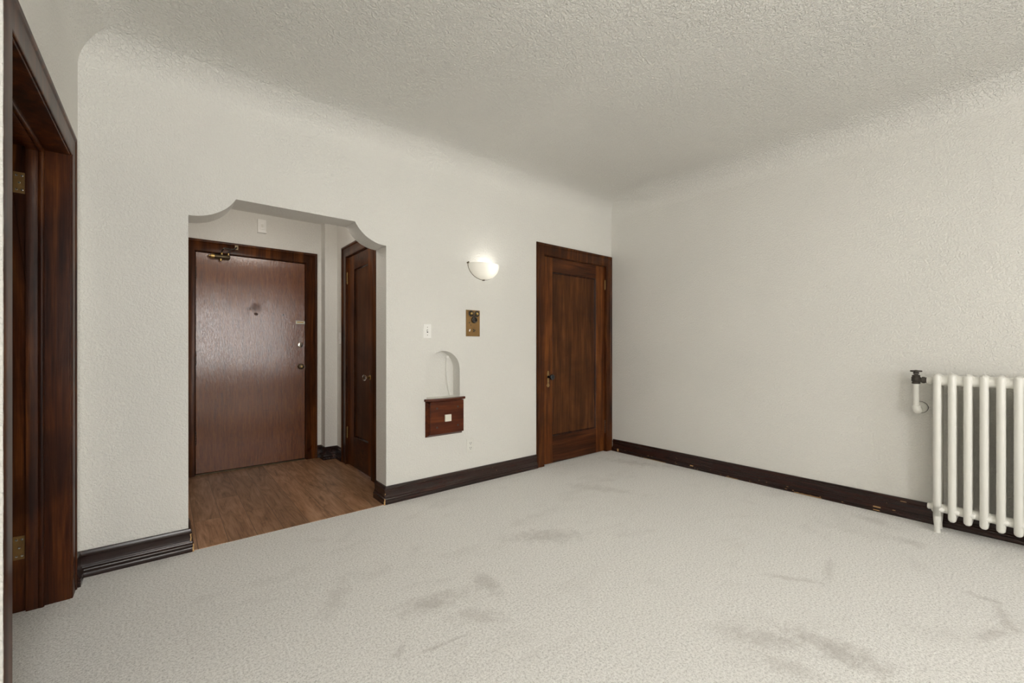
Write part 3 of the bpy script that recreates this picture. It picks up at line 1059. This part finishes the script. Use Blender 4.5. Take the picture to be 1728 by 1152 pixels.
for (cx, cz) in ((SCX - SR - 0.001, SCZ + 0.002), (SCX + SR + 0.001, SCZ + 0.002), (SCX + 0.004, SCZ - SR * 0.84 - 0.001)):
    c_ = MB().lathe((cx, BY - 0.001, cz), (0, -1, 0), [(0.005, 0), (0.005, 0.014), (0.0075, 0.016), (0.0075, 0.022), (0.004, 0.025)], 14)
    c_.build('clip', 'bronze', sc0, smooth=True)
MB().box(SCX - 0.05, SCX + 0.05, BY - 0.012, BY - 0.0005, SCZ - 0.09, SCZ + 0.0).build('back_plate', 'white_plastic', sc0, 0.003)
MB().lathe((SCX + 0.02, BY - 0.050, SCZ - 0.085), (0, 0, 1), [(0.012, 0), (0.013, 0.022), (0.022, 0.035), (0.029, 0.052), (0.027, 0.068), (0.016, 0.080), (0.001, 0.084)], 20).build('bulb', 'bulb', sc0, smooth=True)
pd_ = bpy.data.lights.new('sconce_light', 'POINT')
pd_.energy, pd_.color, pd_.shadow_soft_size = 0.62, (1.0, 0.97, 0.92), 0.03
po = bpy.data.objects.new('sconce_light', pd_)
COL.objects.link(po)
po.location = (SCX + 0.03, BY - 0.068, SCZ - 0.012)

# added bowl lamp, unseen behind the camera: soft fill and a brighter ceiling
lp = empty('unseen_ceiling_lamp', (0.9, -0.9, CEIL_Z), 'added white glass bowl lamp on a stem, unseen fill light for the main room', 'ceiling lamp')
MB().lathe((0.9, -0.9, CEIL_Z), (0, 0, -1), [(0.06, 0.0), (0.06, 0.012), (0.012, 0.03), (0.008, 0.05), (0.008, 0.29)], 24).build('fill_lamp_stem', 'bronze', lp, smooth=True)
MB().lathe((0.9, -0.9, CEIL_Z - 0.31), (0, 0, 1), [(0.02, 0.0), (0.09, 0.006), (0.16, 0.035), (0.20, 0.085), (0.197, 0.087), (0.155, 0.040), (0.085, 0.012), (0.02, 0.006)], 36).build('fill_lamp_bowl', 'lampglass', lp, smooth=True)
ld_ = area_light('fill_uplight', (0.9, -0.9, CEIL_Z - 0.235), (PI, 0, 0), 0.28, 0.28, 95.0, (1.0, 0.97, 0.92))

# foyer ceiling lamp (above the arch head, out of the picture) lights the entry
fo = empty('unseen_ceiling_lamp', (0.66, 3.62, FCEIL), 'small round ceiling lamp in the entry hidden above the arch', 'ceiling lamp')
MB().lathe((0.66, 3.62, FCEIL), (0, 0, -1), [(0.11, 0.0), (0.11, 0.012), (0.105, 0.015)], 28).build('lamp_base', 'white_metal', fo, smooth=True)
MB().lathe((0.66, 3.62, FCEIL - 0.015), (0, 0, -1), [(0.10, 0.0), (0.098, 0.02), (0.08, 0.05), (0.045, 0.07), (0.001, 0.078)], 28).build('lamp_globe', 'foyerglobe', fo, smooth=True)
fd = bpy.data.lights.new('foyer_light', 'POINT')
fd.energy, fd.color, fd.shadow_soft_size = 6.5, (1.0, 0.93, 0.85), 0.09
fp = bpy.data.objects.new('foyer_light', fd)
COL.objects.link(fp)
fp.location = (0.66, 3.62, FCEIL - 0.2)

# ------------------------------------------------------------------ small things on the back wall
sw = empty('light_switch', (1.573, BY, 1.258), 'white toggle light switch plate on the back wall above the niche', 'light switch')
MB('back').frustum(1.538, 1.608, 1.201, 1.315, 0, 0.006, 0.003).build('cover_plate', 'white_plastic', sw)
MB('back').box(1.568, 1.578, 1.246, 1.270, 0.004, 0.0068).build('toggle_slot', 'slot', sw)
MB('back').add([(1.569, 1.252, 0.005), (1.577, 1.252, 0.005), (1.577, 1.262, 0.005), (1.569, 1.262, 0.005), (1.5695, 1.262, 0.016), (1.5765, 1.262, 0.016), (1.5765, 1.268, 0.014), (1.5695, 1.268, 0.014)],
               [(3, 2, 1, 0), (4, 5, 6, 7), (0, 1, 5, 4), (1, 2, 6, 5), (2, 3, 7, 6), (3, 0, 4, 7)]).build('toggle', 'white_plastic', sw)
for zz in (1.228, 1.288):
    disc('back', 1.573, zz, [(0.003, 0.005), (0.003, 0.0066), (0.001, 0.007)], 10).build('screw', 'bronze', sw)

ou = empty('wall_outlet', (1.970, BY, 0.318), 'painted double power outlet low on the back wall', 'power outlet')
MB('back').frustum(1.935, 2.005, 0.260, 0.376, 0, 0.005, 0.0025).build('cover_plate', 'paint_white', ou)
for zz in (0.298, 0.338):
    rc = disc('back', 1.970, zz, [(0.0165, 0.004), (0.0165, 0.0062), (0.015, 0.0068)], 20).build('receptacle', 'paint_white', ou)
    MB('back').box(1.9615, 1.9645, zz - 0.002, zz + 0.008, 0.0066, 0.0073).build('slot', 'slot', rc)
    MB('back').box(1.9755, 1.9785, zz - 0.002, zz + 0.008, 0.0066, 0.0073).build('slot', 'slot', rc)
    disc('back', 1.970, zz - 0.0085, [(0.003, 0.0066), (0.003, 0.0074)], 10).build('slot', 'slot', rc)

# brass intercom panel
IX, IZ, IW, IH = 1.928, 1.224, 0.136, 0.220
ic = empty('intercom_panel', (IX + IW / 2, BY, IZ), 'tarnished brass intercom panel with two bells below the sconce', 'intercom')


def ip(u, v):
    return IX + IW * u, IZ + IH * (1 - v)


MB('back').frustum(IX, IX + IW, IZ, IZ + IH, 0, 0.009, 0.003).build('face_plate', 'oldbrass', ic)
for u in (0.33, 0.75):
    s, z = ip(u, 0.14)
    bell = disc('back', s, z, [(0.024, 0.008), (0.025, 0.013), (0.020, 0.016), (0.016, 0.012)]).build('bell_ring', 'slot', ic, smooth=True)
    disc('back', s, z, [(0.014, 0.010), (0.014, 0.018), (0.009, 0.026), (0.001, 0.028)]).build('bell_dome', 'brass', bell, smooth=True)
s, z = ip(0.54, 0.375)
sp_ = disc('back', s, z, [(0.027, 0.008), (0.028, 0.020), (0.024, 0.026), (0.017, 0.027), (0.012, 0.014), (0.007, 0.013), (0.006, 0.018), (0.001, 0.019)]).build('mouthpiece', 'iron', ic, smooth=True)
MB('back').frustum(s - 0.010, s + 0.010, z + 0.022, z + 0.038, 0.008, 0.016, 0.004).build('mouthpiece_neck', 'iron', ic)
for u, v, r in ((0.21, 0.485, 0.0055), (0.32, 0.575, 0.0045), (0.70, 0.46, 0.0030), (0.52, 0.055, 0.003), (0.12, 0.05, 0.0025), (0.88, 0.05, 0.0025), (0.12, 0.95, 0.0025), (0.88, 0.95, 0.0025)):
    s, z = ip(u, v)
    disc('back', s, z, [(r, 0.007), (r, 0.0094)], 10).build('screw_hole', 'slot', ic)
s, z = ip(0.54, 0.775)
kp = MB('back').frustum(s - 0.019, s + 0.019, z - 0.024, z + 0.024, 0.008, 0.012, 0.002).build('push_plate', 'oldbrass', ic)
kb = MB('back')
for ds, dz in ((-0.006, 0.006), (0.007, 0.001), (-0.004, -0.008)):
    r = 0.0058
    kb.rings([[(s + ds + r * math.cos(2 * PI * i / 12), z + dz + r * math.sin(2 * PI * i / 12), n) for i in range(12)] for n in (0.011, 0.0145)])
kb.build('push_button', 'slot', kp)
s, z = ip(0.235, 0.77)
MB('back').add([(s - 0.008, z - 0.009, 0.0088), (s + 0.001, z - 0.010, 0.0088), (s + 0.008, z + 0.008, 0.0088), (s - 0.001, z + 0.009, 0.0088), (s - 0.008, z - 0.009, 0.0098), (s + 0.001, z - 0.010, 0.0098), (s + 0.008, z + 0.008, 0.0098), (s - 0.001, z + 0.009, 0.0098)],
               [(3, 2, 1, 0), (4, 5, 6, 7), (0, 1, 5, 4), (1, 2, 6, 5), (2, 3, 7, 6), (3, 0, 4, 7)]).build('paper_scrap', 'white_plastic', ic)

# wooden telephone box under the niche
tb = empty('niche_shelf_box', (1.72, BY, 0.43), 'dark red wooden box with a shelf top under the wall niche', 'wall box')
MB('back').frustum(1.556, 1.890, 0.436, 0.716, 0, 0.040, 0.026).build('box_body', 'box', tb)
MB('back').box(1.578, 1.877, 0.458, 0.712, 0.034, 0.0475).build('front_panel', 'box', tb, 0.003)
top = []
for nz in (0.7135, 0.7335):
    ring = [(1.546, nz, -0.10), (1.5695, nz, -0.10)]
top_v = []
NS = 16
lip = [(1.546 + 0.364 * k / NS, 0.022 + 0.052 * math.sin(PI * k / NS)) for k in range(NS + 1)]
ringA = [(s, 0.7145, n) for s, n in lip] + [(1.910, 0.7145, 0.0), (1.546, 0.7145, 0.0)]
ringB = [(s, 0.7330, n) for s, n in lip] + [(1.910, 0.7330, 0.0), (1.546, 0.7330, 0.0)]
MB('back').rings([ringA, ringB]).build('shelf_top', 'box', tb, 0.003)
MB('back').box(1.571, 1.867, 0.716, 0.7325, -0.103, -0.001).build('shelf_inset', 'paint_white', tb)
MB('back').box(1.700, 1.755, 0.552, 0.606, 0.045, 0.060).build('push_button', 'ivory', tb, 0.002)
for s_ in (1.634, 1.822):
    for z_ in (0.512, 0.660):
        disc('back', s_, z_, [(0.0078, 0.0465), (0.0078, 0.0484)], 12).build('screw_hole', 'slot', tb)

# white cable in the niche
cb = empty('niche_cable', (1.80, BY + 0.09, 0.73), 'thin white cable hanging down inside the niche', 'cable')
pts = []
for k in range(25):
    t = k / 24
    z = 1.050 - (1.050 - 0.735) * t
    s = 1.803 - 0.014 * math.sin(t * PI) + 0.028 * t * t
    pts.append((s, BY + 0.098 - 0.012 * math.sin(t * PI), z))
MB().tube(pts, 0.0034, 8).build('cord', 'paint_white', cb, smooth=True)
MB().box(1.792, 1.816, BY + 0.080, BY + 0.1035, 1.044, 1.064).build('clip', 'white_plastic', cb, 0.003)

# chime box over the front door
ch = empty('chime_box', (0.717, FY, 2.21), 'small white box on the wall above the front door', 'door chime')
MB('foyer_end').frustum(0.680, 0.756, 2.222, 2.352, 0, 0.030, 0.003).build('housing', 'white_plastic', ch, 0.002)
MB('foyer_end').frustum(0.698, 0.738, 2.250, 2.325, 0.029, 0.034, 0.003).build('cover', 'white_plastic', ch)
MB('foyer_end').box(0.708, 0.728, 2.272, 2.302, 0.0335, 0.036).build('grille', 'paint_white', ch, 0.001)
# switch beside side door
s2 = empty('light_switch', (FXR, 4.44, 1.225), 'white light switch beside the narrow side door in the entry', 'light switch')
MB('foyer_right').frustum(4.405, 4.475, 1.165, 1.283, 0, 0.006, 0.003).build('cover_plate', 'white_plastic', s2)
MB('foyer_right').box(4.436, 4.444, 1.212, 1.236, 0.004, 0.014).build('toggle', 'white_plastic', s2)
MB('foyer_right').box(4.433, 4.4365, 1.210, 1.238, 0.005, 0.0068).build('toggle_slot', 'slot', s2)

# ------------------------------------------------------------------ radiator
ra = empty('radiator', (3.72, 0.06, 0.0), 'white cast iron column radiator on the right wall', 'radiator')
Y0, PITCH = 0.390, 0.0646
XS = (3.679, 3.724, 3.769)
TOPZ, BOTZ = 0.972, 0.078


def section(k):
    y = Y0 - PITCH * k
    mb = MB()
    seg = 18
    for ci, x in enumerate(XS):
        prof = []
        rx, ry = 0.0185, 0.0185
        zs = []
        # rounded ends
        for a in (0.02, 0.35, 0.7, 1.0):
            zs.append((BOTZ + 0.018 * (1 - math.cos(a * PI / 2)) , math.sin(a * PI / 2)))
        zs.append((0.30, 1.0))
        zs.append((0.80, 1.0))
        for a in (1.0, 0.8, 0.5, 0.25, 0.02):
            zs.append((TOPZ - 0.016 * (1 - math.cos(a * PI / 2)) - (0.004 if ci != 1 else 0), math.sin(a * PI / 2)))
        rs = []
        for z, f in zs:
            rs.append([(x + rx * f * math.cos(2 * PI * i / seg), y + ry * f * math.sin(2 * PI * i / seg), z) for i in range(seg)])
        mb.rings(rs)
    # headers joining the three tubes, top and bottom
    for zc, hz in ((0.928, 0.040), (0.142, 0.036)):
        rs = []
        for x, f in ((XS[0] - 0.004, 0.75), (XS[0] + 0.004, 1), (XS[2] - 0.004, 1), (XS[2] + 0.004, 0.75)):
            ring = []
            for i in range(20):
                a = 2 * PI * i / 20
                ring.append((x, y + 0.0175 * f * math.copysign(abs(math.cos(a)) ** 0.7, math.cos(a)), zc + hz * f * math.copysign(abs(math.sin(a)) ** 0.7, math.sin(a))))
            rs.append(ring)
        mb.rings(rs)
    # hub towards the next section: widening collar
    for zc, r in ((0.929, 0.031), (0.142, 0.026)):
        mb.lathe((XS[1] - 0.012, y, zc), (0, -1, 0), [(r * 1.25, 0.0), (r * 1.18, 0.012), (r * 1.02, 0.022), (r, 0.0323), (r * 1.02, 0.0426), (r * 1.18, 0.0526), (r * 1.25, 0.0645)], 24)
    # front bead where the hub meets the first tube
    mb.lathe((XS[0], y, 0.142), (0, -1, 0), [(0.016, 0.0), (0.016, 0.024), (0.011, 0.030), (0.001, 0.032)], 16)
    return mb.build('radiator_section', 'white_metal', ra, smooth=True)


NSEC = 10
for k in range(NSEC):
    section(k)
for k in (0, NSEC - 1):
    y = Y0 - PITCH * k
    for x in (XS[0], XS[2]):
        mb = MB()
        rs = []
        for z, rx, ry in ((0.16, 0.0185, 0.0185), (0.10, 0.0185, 0.0185), (0.065, 0.0165, 0.0165), (0.04, 0.0145, 0.014), (0.012, 0.015, 0.0145), (0.004, 0.017, 0.0155), (0.0, 0.017, 0.0155)):
            rs.append([(x + rx * math.cos(2 * PI * i / 18), y + ry * math.sin(2 * PI * i / 18), z) for i in range(18)])
        mb.rings(rs)
        mb.build('foot', 'white_metal', ra, smooth=True)
# blind plug low on the end, and the supply valve high on the end
MB().lathe((XS[1] - 0.012, Y0 + 0.014, 0.142), (0, 1, 0), [(0.032, 0), (0.032, 0.010), (0.024, 0.014), (0.018, 0.016), (0.018, 0.030), (0.015, 0.033)], 8).build('blind_plug', 'white_metal', ra)
VX, VY = 3.735, 0.492
va = MB()
va.lathe((VX, VY, 0.898), (0, 0, 1), [(0.015, 0), (0.021, 0.003), (0.021, 0.010), (0.018, 0.014), (0.023, 0.020), (0.023, 0.044), (0.019, 0.047), (0.020, 0.050), (0.020, 0.056), (0.012, 0.060)], 12)
va.lathe((VX, VY - 0.014, 0.925), (0, -1, 0), [(0.014, 0), (0.014, 0.010), (0.020, 0.013), (0.021, 0.024), (0.017, 0.030), (0.018, 0.034), (0.018, 0.040)], 8)
vo = va.build('valve', 'iron', ra, smooth=True)
MB().lathe((VX, VY, 0.956), (0, 0, 1), [(0.010, 0), (0.010, 0.006), (0.015, 0.008), (0.015, 0.016), (0.008, 0.020), (0.008, 0.026)], 6).build('packing_nut', 'iron', vo)
hw = MB()
hw.lathe((VX, VY, 0.976), (0, 0, 1), [(0.010, -0.002), (0.012, 0.002), (0.022, 0.003), (0.028, 0.000), (0.0295, 0.004), (0.028, 0.009), (0.020, 0.0085), (0.010, 0.010), (0.004, 0.012)], 24)
hw.build('handwheel', 'iron', vo, smooth=True)
cf = MB().lathe((VX, Y0 + 0.052, 0.925), (0, -1, 0), [(0.020, 0), (0.020, 0.010), (0.024, 0.012), (0.024, 0.020), (0.020, 0.024), (0.020, 0.036)], 14).build('coupling', 'white_metal', ra, smooth=True)
pp = MB()
pp.lathe((VX, VY, 0.760), (0, 0, 1), [(0.0145, -0.02), (0.0145, 0.13), (0.016, 0.134), (0.016, 0.140)], 18)
pi = pp.build('supply_pipe', 'white_metal', ra, smooth=True)
el = MB()
el.lathe((VX, VY, 0.748), (0, 0, 1), [(0.0215, 0), (0.0225, 0.002), (0.0225, 0.012), (0.019, 0.015)], 20)
rs = []
for k in range(9):
    a = PI / 2 * k / 8
    R_ = 0.020
    cx_, cz_ = VX + R_, 0.750
    c = Vector((cx_ - R_ * math.cos(a), VY - 0.006 * math.sin(a), cz_ - R_ * math.sin(a)))
    d1v = Vector((math.cos(a), 0, math.sin(a)))
    rr = 0.0235
    rs.append([tuple(c + d1v * rr * math.cos(2 * PI * i / 18) + Vector((0, 1, 0)) * rr * math.sin(2 * PI * i / 18)) for i in range(18)])
el.rings(rs)
el.lathe((VX + 0.020, VY - 0.006, 0.730), (1, 0, 0), [(0.022, 0), (0.022, 0.010), (0.013, 0.012), (0.013, 0.085)], 18)
el.build('elbow', 'white_metal', pi, smooth=True)
MB().lathe((RX, VY - 0.008, 0.742), (-1, 0, 0), [(0.036, 0), (0.036, 0.002), (0.033, 0.006), (0.022, 0.011), (0.014, 0.012)], 28).build('wall_flange', 'white_metal', pi, smooth=True)
MB().lathe((RX, VY - 0.008, 0.742), (-1, 0, 0), [(0.0385, 0), (0.0385, 0.0012), (0.036, 0.0013)], 28).build('flange_gap', 'slot', pi)
